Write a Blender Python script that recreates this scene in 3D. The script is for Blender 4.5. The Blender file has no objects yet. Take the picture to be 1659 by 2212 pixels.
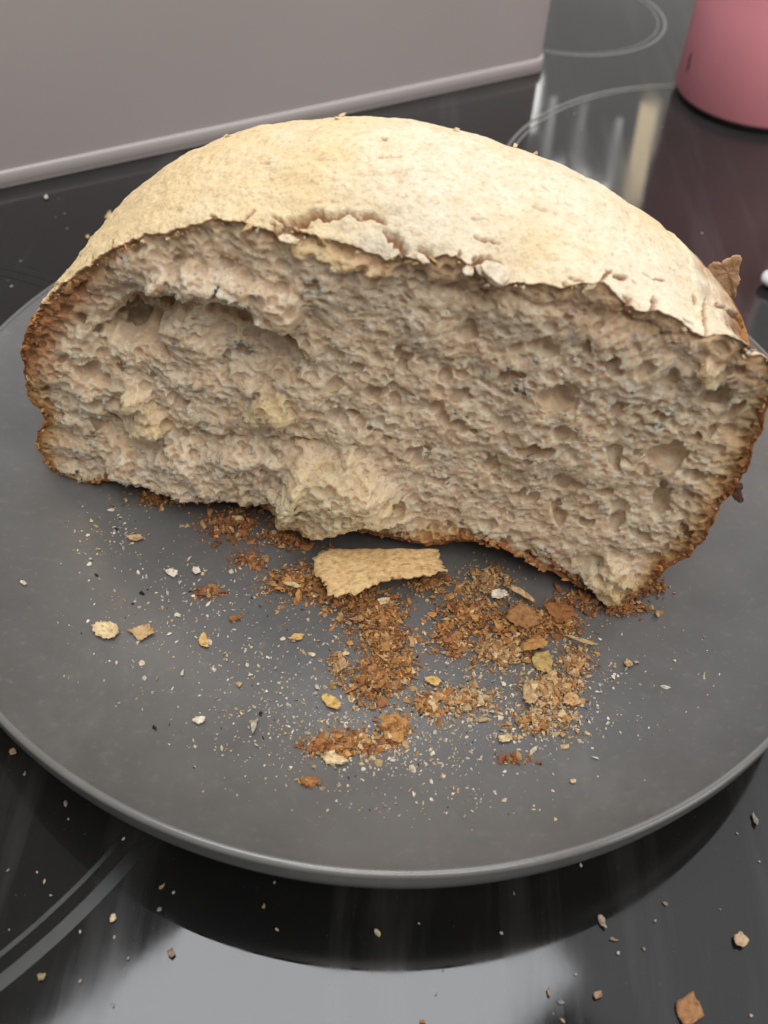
import bpy, math, random
import numpy as np
R = math.radians
rng = np.random.default_rng(7)
random.seed(7)
S = bpy.context.scene
COL = S.collection

# ------------------------------------------------------------------ camera
CAM = np.array([0.0, -0.21958, 0.23604])
PITCH, YAW, ROLL, FPX = 0.83178, -0.00128, 0.06938, 1000.0
cp, sp = math.cos(PITCH), math.sin(PITCH)
FW = np.array([math.sin(YAW)*cp, math.cos(YAW)*cp, -sp])
r0 = np.cross(FW, [0, 0, 1]); r0 /= np.linalg.norm(r0); u0 = np.cross(r0, FW)
RT = math.cos(ROLL)*r0 + math.sin(ROLL)*u0
UP = -math.sin(ROLL)*r0 + math.cos(ROLL)*u0
cd = bpy.data.cameras.new('camera'); cam = bpy.data.objects.new('camera', cd); COL.objects.link(cam)
from mathutils import Matrix
cam.matrix_world = Matrix(((RT[0], UP[0], -FW[0], CAM[0]), (RT[1], UP[1], -FW[1], CAM[1]),
                           (RT[2], UP[2], -FW[2], CAM[2]), (0, 0, 0, 1)))
cd.sensor_fit = 'VERTICAL'; cd.sensor_height = 36; cd.lens = 36*FPX/1024
cd.clip_start = 0.005; cd.clip_end = 50
cd.dof.use_dof = True; cd.dof.focus_distance = 0.27; cd.dof.aperture_fstop = 15
S.camera = cam

# ------------------------------------------------------------------ world, lamps
W = bpy.data.worlds.new('World'); S.world = W; W.use_nodes = True
W.node_tree.nodes['Background'].inputs[0].default_value = (1.0, 0.97, 0.93, 1)
W.node_tree.nodes['Background'].inputs[1].default_value = 0.22
S.view_settings.view_transform = 'Standard'; S.view_settings.look = 'None'
S.view_settings.exposure = 0.0; S.view_settings.gamma = 1.0

def lamp(name, loc, target, sx, sy, radiance, color, roll=None):
    l = bpy.data.lights.new(name, 'AREA'); l.shape = 'RECTANGLE'; l.size = sx; l.size_y = sy
    l.energy = radiance*math.pi*sx*sy; l.color = color
    o = bpy.data.objects.new(name, l); COL.objects.link(o)
    z = np.array(loc, float)-np.array(target, float); z /= np.linalg.norm(z)
    x = np.array(roll if roll else (1, 0, 0), float); x -= z*(x@z); x /= np.linalg.norm(x); y = np.cross(z, x)
    o.matrix_world = Matrix(((x[0], y[0], z[0], loc[0]), (x[1], y[1], z[1], loc[1]), (x[2], y[2], z[2], loc[2]), (0, 0, 0, 1)))
    return o
# the diffuser panel above the cooker (its mirror image is the pale patch in the glass)
lamp('ceiling_panel', (-0.075, 0.10, 1.0), (-0.075, 0.10, 0), 0.62, 0.34, 8.4, (0.945, 0.965, 1.0), roll=(0.731, 0.682, 0))
lamp('warm_lamp', (-0.75, 0.75, 1.0), (0, 0.05, 0.05), 0.30, 0.30, 16.0, (1.0, 0.72, 0.38))
lamp('front_fill', (0.25, -1.05, 1.95), (0, 0, 0), 1.2, 1.0, 6.3, (1.0, 0.915, 0.82))  # added fill behind the camera, lifts the cut face
lamp('right_fill', (1.35, -0.75, 0.75), (0.1, 0.2, 0.08), 0.8, 0.8, 3.0, (1.0, 0.95, 0.89))  # added fill from the right, brightens the bin and bottle
lamp('side_lamp', (0.95, 0.85, 0.80), (0.1, 0.2, 0), 0.4, 0.4, 8.0, (1.0, 0.97, 0.93))
lamp('far_panel', (0.52, 0.50, 1.0), (0.52, 0.50, 0), 0.85, 0.55, 1.1, (0.98, 0.98, 1.0), roll=(0.731, 0.682, 0))
lamp('back_fill', (0.3, 1.7, 0.75), (0.2, 0.2, 0.1), 2.4, 1.1, 0.33, (1.0, 0.98, 0.95))  # added area lamp, mirrored in the hob like a bright wall
lamp('glare_strip', (0.271, 0.90, 0.34), (0.271, 0, 0.1), 0.022, 0.12, 3.4, (1.0, 0.80, 0.50))  # added unseen strip, makes a warm streak in the glass
for x_, z_, w_, h_, l_ in ((0.138, 0.285, 0.010, 0.06, 6.0), (0.160, 0.33, 0.008, 0.10, 1.6), (0.178, 0.375, 0.012, 0.035, 7.0), (0.196, 0.34, 0.007, 0.11, 1.3), (0.208, 0.385, 0.014, 0.03, 9.0), (0.232, 0.40, 0.022, 0.035, 6.0), (0.240, 0.345, 0.008, 0.09, 1.6)):
    lamp('glare_strip', (x_, 0.90, z_), (x_, 0, 0.1), w_, h_, l_, (1.0, 0.98, 0.94))  # more added strips, unseen, for the broken glare behind the loaf

# ------------------------------------------------------------------ picture-to-place helpers (rays meet real surfaces)
KPX = 768/1659.0
HR, FL = 0.030, 0.015          # plate rim height and plate floor height above the hob
def ray(x, y):
    d = FW*FPX + RT*(x*KPX-384) - UP*(y*KPX-512)
    return d/np.linalg.norm(d)
def onz(x, y, z=0.0):
    d = ray(x, y); return CAM + d*((z-CAM[2])/d[2])
def zplate(r):
    t = np.clip((r-0.090)/0.0435, 0, 1)
    return FL + 0.0148*t*t*(0.55+0.45*t)
def onplate(x, y, up=0.0):
    z = FL
    for _ in range(4):
        p = onz(x, y, z+up); z = float(zplate(np.hypot(p[0], p[1])))
    return p
def project(P):
    d = P-CAM; z = d@FW
    return np.stack([(384+FPX*(d@RT)/z)/KPX, (512-FPX*(d@UP)/z)/KPX], -1)
_L = onz(180, 1045, FL); _R = onz(1350, 1310, FL)
EX = (_R-_L)/np.linalg.norm(_R-_L); NY = np.array([-EX[1], EX[0], 0.0]); OO = (_L+_R)/2
def face(x, y, dep=0.0):       # point of the cut plane, in mm along and above
    d = ray(x, y); t = ((OO+NY*dep*0.001-CAM)@NY)/(d@NY); q = CAM+d*t-OO
    return np.array([q@EX*1000, q[2]*1000])
def loaf(x, d, z):             # mm in loaf frame -> world
    x, d, z = np.broadcast_arrays(x, d, z)
    return OO + (x[..., None]*EX + d[..., None]*NY)*0.001 + np.stack([0*z, 0*z, z], -1)*0.001

# ------------------------------------------------------------------ noise
_pt = rng.permutation(512); _pt = np.concatenate([_pt, _pt, _pt])
_ga = rng.uniform(0, 2*np.pi, 512); _gx, _gy = np.cos(_ga), np.sin(_ga)
def pn(x, y, seed=0):
    x = np.asarray(x, float)+seed*17.31; y = np.asarray(y, float)+seed*5.77
    xi = np.floor(x).astype(int); yi = np.floor(y).astype(int); xf = x-xi; yf = y-yi
    def g(a, b):
        h = _pt[(_pt[(xi+a) & 511]+yi+b) & 511] & 511
        return _gx[h]*(xf-a)+_gy[h]*(yf-b)
    u = xf*xf*xf*(xf*(xf*6-15)+10); v = yf*yf*yf*(yf*(yf*6-15)+10)
    a = g(0, 0)*(1-u)+g(1, 0)*u; b = g(0, 1)*(1-u)+g(1, 1)*u
    return (a*(1-v)+b*v)*1.5
def fbm(x, y, seed=0, o=4):
    return sum(pn(x*2**k, y*2**k, seed+k)*0.5**k for k in range(o))
def sm(a, b, x):
    t = np.clip((np.asarray(x, float)-a)/(b-a), 0, 1); return t*t*(3-2*t)
def mix(a, b, t):
    t = np.asarray(t)[..., None]; return np.asarray(a)*(1-t)+np.asarray(b)*t

# ------------------------------------------------------------------ object helpers
def tag(o, label=None, cat=None, group=None, kind=None):
    if label: o['label'] = label
    if cat: o['category'] = cat
    if group: o['group'] = group
    if kind: o['kind'] = kind
    return o
def link(name, me, mat, parent=None):
    o = bpy.data.objects.new(name, me); COL.objects.link(o)
    if mat: me.materials.append(mat)
    if parent:
        o.parent = parent; o.matrix_parent_inverse = parent.matrix_basis.inverted()
    return o
def empty(name, loc):
    o = bpy.data.objects.new(name, None); o.empty_display_size = 0.02; o.location = loc; COL.objects.link(o); return o
def mesh(name, V, F, smooth=True, tint=None):
    V = np.asarray(V, np.float32).reshape(-1, 3); F = np.asarray(F, np.int32); k = F.shape[1]
    me = bpy.data.meshes.new(name); me.vertices.add(len(V)); me.vertices.foreach_set('co', V.ravel())
    me.loops.add(F.size); me.loops.foreach_set('vertex_index', F.ravel())
    me.polygons.add(len(F)); me.polygons.foreach_set('loop_start', np.arange(0, F.size, k, dtype=np.int32))
    try: me.polygons.foreach_set('loop_total', np.full(len(F), k, np.int32))
    except Exception: pass
    me.polygons.foreach_set('use_smooth', np.full(len(F), smooth, bool))
    me.update(calc_edges=True)
    if tint is not None:
        t = np.asarray(tint, np.float32).reshape(-1, 3); t = np.c_[t, np.ones(len(t), np.float32)]
        a = me.color_attributes.new('tint', 'FLOAT_COLOR', 'POINT'); a.data.foreach_set('color', t.astype(np.float32).ravel())
    return me
def gridfaces(nr, nc, closed=True):
    i = np.arange(nr-1)[:, None]; j = np.arange(nc if closed else nc-1)[None]; j2 = (j+1) % nc
    return np.stack([i*nc+j, i*nc+j2, (i+1)*nc+j2, (i+1)*nc+j], -1).reshape(-1, 4)
def lathe(prof, n=256, c=(0, 0)):
    prof = np.array(prof); a = np.linspace(0, 2*np.pi, n, endpoint=False)
    V = np.stack([c[0]+prof[:, :1]*np.cos(a), c[1]+prof[:, :1]*np.sin(a), np.repeat(prof[:, 1:], n, 1)], -1)
    return V, gridfaces(len(prof), n)
def spline(pts, n):
    pts = np.array(pts, float); d = np.r_[0, np.cumsum(np.linalg.norm(np.diff(pts, axis=0), axis=1))]
    t = np.linspace(0, d[-1], n); out = []
    p = np.vstack([2*pts[0]-pts[1], pts, 2*pts[-1]-pts[-2]])
    for q in t:
        i = min(np.searchsorted(d, q, side='right')-1, len(d)-2); u = (q-d[i])/(d[i+1]-d[i])
        a, b, c, e = p[i:i+4]
        out.append(0.5*((2*b)+(-a+c)*u+(2*a-5*b+4*c-e)*u*u+(-a+3*b-3*c+e)*u**3))
    return np.array(out)

# ------------------------------------------------------------------ materials
class NT:
    def __init__(s, name):
        s.m = bpy.data.materials.new(name); s.m.use_nodes = True; s.t = s.m.node_tree; s.n = s.t.nodes
        s.b = s.n['Principled BSDF']; s.tc = s.n.new('ShaderNodeTexCoord')
    def noise(s, scale, detail=4, rough=0.55, stretch=None):
        n = s.n.new('ShaderNodeTexNoise'); n.inputs['Scale'].default_value = scale; n.inputs['Detail'].default_value = detail
        n.inputs['Roughness'].default_value = rough
        if stretch:
            mp = s.n.new('ShaderNodeMapping'); mp.inputs['Scale'].default_value = stretch[0]; mp.inputs['Rotation'].default_value = stretch[1]
            s.t.links.new(s.tc.outputs['Object'], mp.inputs[0]); s.t.links.new(mp.outputs[0], n.inputs['Vector'])
        else: s.t.links.new(s.tc.outputs['Object'], n.inputs['Vector'])
        return n.outputs['Fac']
    def ramp(s, fac, stops):
        r = s.n.new('ShaderNodeValToRGB'); e = r.color_ramp.elements
        while len(e) < len(stops): e.new(0.5)
        for k, (p, c) in enumerate(stops):
            e[k].position = p; e[k].color = (*c, 1) if len(c) == 3 else c
        s.t.links.new(fac, r.inputs[0]); return r.outputs[0]
    def val(s, fac, a, b, lo=0.0, hi=1.0):
        r = s.n.new('ShaderNodeMapRange'); r.inputs[1].default_value = lo; r.inputs[2].default_value = hi
        r.inputs[3].default_value = a; r.inputs[4].default_value = b; s.t.links.new(fac, r.inputs[0]); return r.outputs[0]
    def mul(s, a, b, kind='MULTIPLY', fac=1.0):
        x = s.n.new('ShaderNodeMix'); x.data_type = 'RGBA'; x.blend_type = kind
        if isinstance(fac, float): x.inputs[0].default_value = fac
        else: s.t.links.new(fac, x.inputs[0])
        for k, q in ((6, a), (7, b)):
            if isinstance(q, tuple): x.inputs[k].default_value = (*q, 1)
            else: s.t.links.new(q, x.inputs[k])
        return x.outputs[2]
    def tint(s):
        a = s.n.new('ShaderNodeAttribute'); a.attribute_name = 'tint'; return a.outputs['Color']
    def base(s, v):
        if isinstance(v, tuple): s.b.inputs['Base Color'].default_value = (*v, 1)
        else: s.t.links.new(v, s.b.inputs['Base Color'])
    def rough(s, v):
        if isinstance(v, float): s.b.inputs['Roughness'].default_value = v
        else: s.t.links.new(v, s.b.inputs['Roughness'])
    def bump(s, h, dist, strength=1.0):
        n = s.n.new('ShaderNodeBump'); n.inputs['Distance'].default_value = dist; n.inputs['Strength'].default_value = strength
        s.t.links.new(h, n.inputs['Height']); s.t.links.new(n.outputs[0], s.b.inputs['Normal'])
    def add(s, a, b, w=1.0):
        m = s.n.new('ShaderNodeMath'); m.operation = 'MULTIPLY_ADD'; m.inputs[1].default_value = w
        s.t.links.new(b, m.inputs[0]); s.t.links.new(a, m.inputs[2]); return m.outputs[0]
    def sss(s, w, rad, scale):
        s.b.inputs['Subsurface Weight'].default_value = w; s.b.inputs['Subsurface Radius'].default_value = rad
        s.b.inputs['Subsurface Scale'].default_value = scale

def m_crumb():
    k = NT('bread_crumb')
    k.base(k.mul(k.tint(), k.ramp(k.noise(900, 5, 0.6), [(0.3, (0.86, 0.84, 0.80)), (0.7, (1.0, 1.0, 1.0))])))
    k.rough(0.52); k.b.inputs['Specular IOR Level'].default_value = 0.5
    k.sss(0.9, (1.0, 0.66, 0.42), 0.0040)
    k.bump(k.add(k.noise(1500, 4, 0.65), k.noise(620, 4, 0.65), 1.2), 0.00035)
    return k.m
def m_crust():
    k = NT('bread_crust')
    c = k.mul(k.tint(), k.ramp(k.noise(170, 6, 0.65), [(0.32, (0.93, 0.89, 0.81)), (0.62, (1.0, 1.0, 1.0))]))
    c = k.mul(c, k.ramp(k.noise(700, 5, 0.6), [(0.30, (0.80, 0.74, 0.66)), (0.5, (1.0, 1.0, 1.0))]))
    k.base(c); k.rough(0.8); k.b.inputs['Specular IOR Level'].default_value = 0.25
    k.bump(k.add(k.noise(1300, 5, 0.65), k.noise(330, 4, 0.6), 2.2), 0.00045)
    return k.m
def m_flake():
    k = NT('crust_flake')
    c = k.mul(k.tint(), k.ramp(k.noise(650, 5, 0.65), [(0.3, (0.66, 0.56, 0.42)), (0.55, (1.0, 1.0, 1.0))]))
    k.base(c); k.rough(0.78); k.b.inputs['Specular IOR Level'].default_value = 0.3
    k.bump(k.noise(1100, 5, 0.65), 0.0005)
    return k.m
def m_plate():
    k = NT('plate_glaze')
    c = k.ramp(k.noise(26, 5, 0.6), [(0.3, (0.098, 0.100, 0.102)), (0.7, (0.132, 0.134, 0.136))])
    dust = k.ramp(k.noise(420, 6, 0.7), [(0.56, (0, 0, 0)), (0.74, (1, 1, 1))])
    c = k.mul(c, (0.30, 0.27, 0.235), 'MIX', k.val(dust, 0.0, 0.25))
    smear = k.ramp(k.noise(30, 6, 0.7, ((1.0, 0.22, 1.0), (0, 0, R(35)))), [(0.58, (0, 0, 0)), (0.80, (1, 1, 1))])
    c = k.mul(c, (0.24, 0.235, 0.225), 'MIX', k.val(smear, 0.0, 0.30))
    k.base(c); k.rough(k.add(k.val(k.noise(40, 5, 0.6), 0.30, 0.42, 0.3, 0.7), smear, 0.12))
    k.b.inputs['Specular IOR Level'].default_value = 0.5
    k.bump(k.noise(900, 3, 0.6), 0.00006, 0.6)
    return k.m
def m_hob():
    k = NT('black_glass')
    sm_ = k.noise(42, 6, 0.65, ((1.0, 0.09, 1.0), (0, 0, R(-18))))
    film = k.noise(9, 6, 0.65)
    wipe = k.ramp(sm_, [(0.52, (0, 0, 0)), (0.80, (1, 1, 1))])
    dots = k.ramp(k.noise(900, 2, 0.5), [(0.70, (0, 0, 0)), (0.78, (1, 1, 1))])
    c = k.ramp(film, [(0.35, (0.005, 0.0052, 0.0055)), (0.75, (0.012, 0.012, 0.0118))])
    c = k.mul(c, (0.045, 0.045, 0.046), 'MIX', k.val(wipe, 0.0, 0.8))
    k.base(k.mul(c, (0.09, 0.088, 0.085), 'MIX', k.val(dots, 0.0, 0.30)))
    k.rough(k.add(k.val(sm_, 0.02, 0.14, 0.40, 0.75), k.val(film, 0.0, 0.05, 0.4, 0.7)))
    k.b.inputs['IOR'].default_value = 1.5
    k.b.inputs['Sheen Weight'].default_value = 0.22; k.b.inputs['Sheen Roughness'].default_value = 0.45
    k.bump(k.noise(70, 3, 0.5), 0.00002, 0.5)
    return k.m
def m_plain(name, col, rough, metal=0.0, spec=0.5, var=0.06, sc=60):
    k = NT(name)
    k.base(k.ramp(k.noise(sc, 4, 0.6), [(0.3, tuple(c*(1-var) for c in col)), (0.7, tuple(c*(1+var) for c in col))]))
    k.rough(k.val(k.noise(sc*0.7, 4, 0.6), rough*0.88, rough*1.12, 0.3, 0.7)); k.b.inputs['Metallic'].default_value = metal
    k.b.inputs['Specular IOR Level'].default_value = spec
    return k.m
M_CRUMB, M_CRUST, M_FLAKE, M_PLATE, M_HOB = m_crumb(), m_crust(), m_flake(), m_plate(), m_hob()
M_BOX = m_plain('satin_tin', (0.45, 0.42, 0.423), 0.34, 0.05, 0.5, 0.02, 14)
M_PINK = m_plain('pink_enamel', (0.97, 0.38, 0.45), 0.40, 0.0, 0.45, 0.04, 20)
M_RIM = m_plain('rim_glaze', (0.15, 0.15, 0.149), 0.13, 0, 0.6, 0.08, 80)
M_BASE_DARK = m_plain('dark_base', (0.02, 0.016, 0.022), 0.5)
M_INK = m_plain('dark_ink', (0.10, 0.02, 0.03), 0.6)
M_RING = m_plain('printed_grey', (0.22, 0.22, 0.22), 0.4, 0, 0.4, 0.25, 300)
M_LINE = m_plain('printed_dark_grey', (0.014, 0.016, 0.016), 0.3, 0, 0.5, 0.2, 200)
M_WHITE = m_plain('white_plastic', (0.72, 0.74, 0.78), 0.35)

# ------------------------------------------------------------------ hob
def slab(x0, x1, y0, y1, z0, z1):
    V = [(x, y, z) for z in (z0, z1) for x, y in ((x0, y0), (x1, y0), (x1, y1), (x0, y1))]
    return V, [(0, 3, 2, 1), (4, 5, 6, 7), (0, 1, 5, 4), (1, 2, 6, 5), (2, 3, 7, 6), (3, 0, 4, 7)]
hob = link('hob_surface', mesh('hob_surface', *slab(-0.9, 0.9, -0.6, 1.5, -0.006, 0.0), smooth=False), M_HOB)
tag(hob, 'black glass ceramic hob under the plate', None, None, 'structure')
def ring(c, r0, r1, mat, name='cooking_zone_ring', z=0.00012):
    V, F = lathe([(r0, z-0.0001), (r0, z), (r1, z), (r1, z-0.0001)], 384, c); link(name, mesh(name, V, F, False), mat, hob)
ring((0.0864, 0.4088), 0.0586, 0.0602, M_RING)
ring((0.0850, 0.4088), 0.0563, 0.0571, M_RING)
ring((0.1622, 0.2018), 0.1207, 0.1221, M_RING)
ring((0.1622, 0.2018), 0.1178, 0.1188, M_RING)
ring((-0.1929, -0.0425), 0.1579, 0.1612, M_LINE)
ring((-0.1929, -0.0425), 0.1536, 0.1548, M_LINE)

# ------------------------------------------------------------------ bread bin
A = np.array([-0.1769, 0.1676]); B = np.array([0.0692, 0.3225]); ux = (B-A)/np.linalg.norm(B-A); uy = np.array([-ux[1], ux[0]])
def rrect(L0, L1, D, rad, n=14):
    out = []
    for cx_, cy_, a0 in ((L1-rad, rad, -90), (L1-rad, D-rad, 0), (L0+rad, D-rad, 90), (L0+rad, rad, 180)):
        for a in np.linspace(a0, a0+90, n):
            out.append((cx_+rad*math.cos(R(a)), cy_+rad*math.sin(R(a))))
    return np.array(out)
def boxring(off, z, L0=-0.10, L1=None, D=0.20):
    L1 = np.linalg.norm(B-A)+0.0075 if L1 is None else L1
    p = rrect(L0-off, L1+off, D+2*off, 0.013+off); p[:, 1] -= off
    return np.c_[A+p[:, :1]*ux+p[:, 1:]*uy, np.full(len(p), z)]
tin = empty('bread_bin', (*(A+ux*0.12+uy*0.1), 0))
tag(tin, 'grey satin metal bread bin standing on the hob behind the loaf', 'bread bin')
rows = [boxring(-0.0035, z) for z in (0.0075, 0.03, 0.08, 0.13, 0.18, 0.206)] + [boxring(-0.006, 0.2095), boxring(-0.012, 0.211), boxring(-0.09, 0.211)]
V = np.array(rows); link('body', mesh('body', V, gridfaces(len(rows), V.shape[1])), M_BOX, tin)
rows = [boxring(-0.006, 0.0004), boxring(-0.002, 0.0006)] + [boxring(-0.0030+0.0010*math.cos(R(a)), 0.0040+0.0034*math.sin(R(a))) for a in range(-80, 91, 17)] + [boxring(-0.0045, 0.0077)]
V = np.array(rows); link('base_rim', mesh('base_rim', V, gridfaces(len(rows), V.shape[1])), M_BOX, tin)

# ------------------------------------------------------------------ pink bottle
PC = (0.1789, 0.3097); PR = 0.0416
bot = empty('pink_bottle', (*PC, 0)); tag(bot, 'matt pink cylindrical bottle standing at the right edge of the hob', 'bottle')
V, F = lathe([(0.0, 0.0032), (PR-0.003, 0.0032), (PR-0.0012, 0.0036), (PR, 0.0052), (PR, 0.05), (PR, 0.12), (PR, 0.19), (PR-0.004, 0.20), (PR-0.016, 0.212), (PR-0.02, 0.225), (PR-0.02, 0.235), (0, 0.236)], 128, PC)
link('body', mesh('body', V, F), M_PINK, bot)
V, F = lathe([(0, 0.0002), (PR-0.004, 0.0002), (PR-0.0028, 0.001), (PR-0.0028, 0.0030), (0, 0.0031)], 96, PC)
link('base_disc', mesh('base_disc', V, F), M_BASE_DARK, bot)  # near-black disc, set in below the pink body
pts = []
for x, y in ((1495, 112), (1489, 128), (1487, 143), (1484, 152), (1487, 160)):
    d = ray(x, y); a = d[0]**2+d[1]**2; q = CAM[:2]-np.array(PC); b = d[:2]@q; cc = q@q-(PR+0.0002)**2
    disc = b*b-a*cc; t = (-b-math.sqrt(max(disc, 0)))/a; P = CAM+d*t
    n = np.array([P[0]-PC[0], P[1]-PC[1]]); n *= (PR+0.00015)/np.linalg.norm(n); pts.append((PC[0]+n[0], PC[1]+n[1], P[2]))
pts = spline(pts, 24); V = []
for k, p in enumerate(pts):
    n = np.array([p[0]-PC[0], p[1]-PC[1], 0]); n /= np.linalg.norm(n); t = np.array([-n[1], n[0], 0]); w = 0.0007*(0.3+math.sin(math.pi*k/23))
    V += [p-t*w, p+t*w]
F = [(2*k, 2*k+1, 2*k+3, 2*k+2) for k in range(23)]
link('printed_mark', mesh('printed_mark', V, F), M_INK, bot)

# ------------------------------------------------------------------ white utensil tip at right edge
p = onz(1672, 592, 0.006); dirx = np.array([0.92, -0.38, 0]); diry = np.array([0.38, 0.92, 0]); V = []; nr = 16
for k, (s, w, h) in enumerate([(-0.0045, 0.0003, 0.0003), (-0.0042, 0.002, 0.0015), (-0.0034, 0.0034, 0.0024), (-0.001, 0.0046, 0.003), (0.004, 0.0052, 0.0032), (0.03, 0.0055, 0.0034), (0.09, 0.006, 0.0034), (0.092, 0.003, 0.002), (0.0922, 0.0002, 0.0002)]):
    for a in np.linspace(0, 2*np.pi, nr, endpoint=False):
        V.append(p*[1, 1, 0]+np.array([0, 0, 0.0036])+dirx*s+diry*w*math.cos(a)+np.array([0, 0, h*math.sin(a)]))
ut = link('utensil_handle', mesh('utensil_handle', V, gridfaces(9, nr)), M_WHITE)
tag(ut, 'white plastic handle tip poking in at the right edge beside the loaf', 'utensil')

# ------------------------------------------------------------------ plate
prof = [(0.0, FL)] + [(r, float(zplate(r))) for r in np.linspace(0.02, 0.1332, 40)]
prof += [(0.1340+0.0009*math.cos(R(a)), 0.0291+0.0009*math.sin(R(a))) for a in range(125, -31, -13)]
prof += [(0.1349, 0.0272), (0.1348, 0.0245), (0.1341, 0.0215), (0.1325, 0.0182), (0.129, 0.0142), (0.120, 0.0090), (0.110, 0.0042), (0.098, 0.0030), (0.0965, 0.0005), (0.095, 0.0003), (0.092, 0.0003), (0.090, 0.002), (0.0, 0.002)]
V, F = lathe(prof, 360)
RIM = [(0.1333, 0.02975)]+[(0.1340+0.00115*math.cos(R(a)), 0.0291+0.00115*math.sin(R(a))) for a in range(120, -61, -10)]+[(0.1343, 0.0276)]
plate = link('dinner_plate', mesh('dinner_plate', V, F), M_PLATE); tag(plate, 'matt dark grey round stoneware plate with a raised rim under the half loaf', 'plate')
V, F = lathe(RIM, 360); link('rim', mesh('rim', V, F), M_RIM, plate)

# ------------------------------------------------------------------ the half loaf
CZ = 45.0
OUT = [(165, 1049), (200, 1040), (280, 1041), (400, 1074), (450, 1079), (550, 1092), (650, 1122), (750, 1142), (850, 1166), (920, 1177), (1000, 1166), (1054, 1166), (1080, 1189), (1180, 1209), (1255, 1259), (1279, 1276), (1329, 1300), (1390, 1284),
       (1435, 1234), (1489, 1204), (1539, 1139), (1555, 1094), (1601, 1034), (1620, 1005), (1625, 974), (1645, 938), (1650, 897), (1672, 850), (1676, 800), (1668, 775), (1637, 757), (1611, 765),
       (1596, 733), (1574, 720), (1526, 728), (1496, 716), (1474, 695), (1444, 680), (1414, 668), (1396, 675), (1358, 659), (1325, 634), (1302, 609), (1228, 620), (1147, 611), (1102, 612), (1080, 618), (1060, 612), (1025, 574), (992, 556), (929, 561), (899, 556), (866, 546), (839, 555), (780, 538), (731, 525), (681, 508), (640, 499),
       (615, 492), (592, 495), (555, 493), (525, 477), (465, 477), (400, 493), (310, 510), (240, 537), (190, 575), (115, 630), (90, 655), (66, 700), (49, 736), (40, 768), (49, 794), (57, 850), (90, 884), (95, 925), (76, 938), (78, 968), (90, 997), (111, 1023)]
o2 = np.array([face(*p) for p in OUT]); o2[:, 1] = np.maximum(o2[:, 1], -0.3)
BACK = np.array([(-78, 0), (-88, 6), (-92, 20), (-91, 42), (-84, 61), (-74, 75), (-63, 86), (-47, 98), (-26, 106), (-8, 109.5), (12, 109.5), (30, 107), (44, 104), (60, 98.5), (74, 91.5), (85, 83.5), (93, 75), (97, 61), (96, 45), (93, 25), (88, 8), (78, 0), (40, 0), (0, 0), (-40, 0)], float)
def polar(p, phi):
    a = np.unwrap(np.arctan2(p[:, 1]-CZ, p[:, 0])) % (2*np.pi); r = np.hypot(p[:, 0], p[:, 1]-CZ); i = np.argsort(a)
    return np.interp(phi, a[i], r[i], period=2*np.pi)
NS = 1800
ph0 = np.linspace(0, 2*np.pi, 6000, endpoint=False); rr = polar(o2, ph0)
xx, zz = rr*np.cos(ph0), rr*np.sin(ph0); L = np.r_[0, np.cumsum(np.hypot(np.diff(xx), np.diff(zz)))]
PHI = np.interp(np.linspace(0, L[-1], NS, endpoint=False), L, ph0)
def smooth_c(v, n):
    k = np.hanning(2*n+1); k /= k.sum(); return np.convolve(np.r_[v[-n:], v, v[:n]], k, 'valid')
RF = polar(o2, PHI); S1 = np.arange(NS)*0.265
RF = RF + 0.55*pn(S1/3.0, S1*0, 3) + 0.3*pn(S1/1.1, S1*0, 4)
RB = smooth_c(polar(BACK, PHI), 25)
CPH, SPH = np.cos(PHI), np.sin(PHI)
ZF = CZ+RF*SPH
topw = sm(0.15, 0.55, SPH)                       # 1 on the dome edge, 0 at sides and bottom
DE = 0.9*pn(S1/9, S1*0, 5)+0.8*pn(S1/2.6, S1*0, 6)+0.3*pn(S1/0.9, S1*0, 7)     # uneven cut edge, mm

# --- depth raster of the torn crumb (mm; + = into the loaf)
RES = 0.16; X0, Z0 = -104.0, -8.0; NX, NZ = 1300, 800
GX, GZ = np.meshgrid(X0+np.arange(NX)*RES, Z0+np.arange(NZ)*RES)
warpx = 2.3*fbm(GX/9, GZ/9, 11, 4); warpz = 2.3*fbm(GX/9, GZ/9, 15, 4)
WX, WZ = GX+warpx, GZ+warpz
H = 2.0*pn(GX/38, GZ/38, 20)+1.3*pn(GX/16, GZ/16, 21)
def poly_sd(P, gx, gz):
    P = np.asarray(P, float); d = np.full(gx.shape, 1e9); ins = np.zeros(gx.shape, bool)
    for a, b in zip(P, np.roll(P, -1, 0)):
        e = b-a; t = np.clip(((gx-a[0])*e[0]+(gz-a[1])*e[1])/(e@e+1e-9), 0, 1)
        d = np.minimum(d, np.hypot(gx-a[0]-t*e[0], gz-a[1]-t*e[1]))
        c = ((a[1] > gz) != (b[1] > gz)) & (gx < (b[0]-a[0])*(gz-a[1])/(b[1]-a[1]+1e-12)+a[0]); ins ^= c
    return np.where(ins, d, -d)
def region(px, amp, soft, grow=0.0):
    P = np.array([face(*p) for p in px]); lo = P.min(0)-8; hi = P.max(0)+8
    i0, i1 = [int(np.clip((v-X0)/RES, 0, NX)) for v in (lo[0], hi[0])]; j0, j1 = [int(np.clip((v-Z0)/RES, 0, NZ)) for v in (lo[1], hi[1])]
    sl = (slice(j0, j1), slice(i0, i1)); sd = poly_sd(P, WX[sl], WZ[sl])+grow
    H[sl] += amp*sm(0, soft, sd); return sl, sd
YEL = np.zeros_like(H); BRN = np.zeros_like(H)
region([(330, 560), (480, 570), (640, 620), (660, 700), (640, 740), (560, 690), (470, 640), (400, 655), (330, 640), (300, 600)], -4.2, 3.5)
region([(195, 730), (225, 690), (270, 655), (330, 640), (390, 655), (420, 660), (400, 690), (370, 690), (345, 720), (350, 770), (310, 760), (260, 750), (220, 745)], 12, 5, 1.5)
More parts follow.
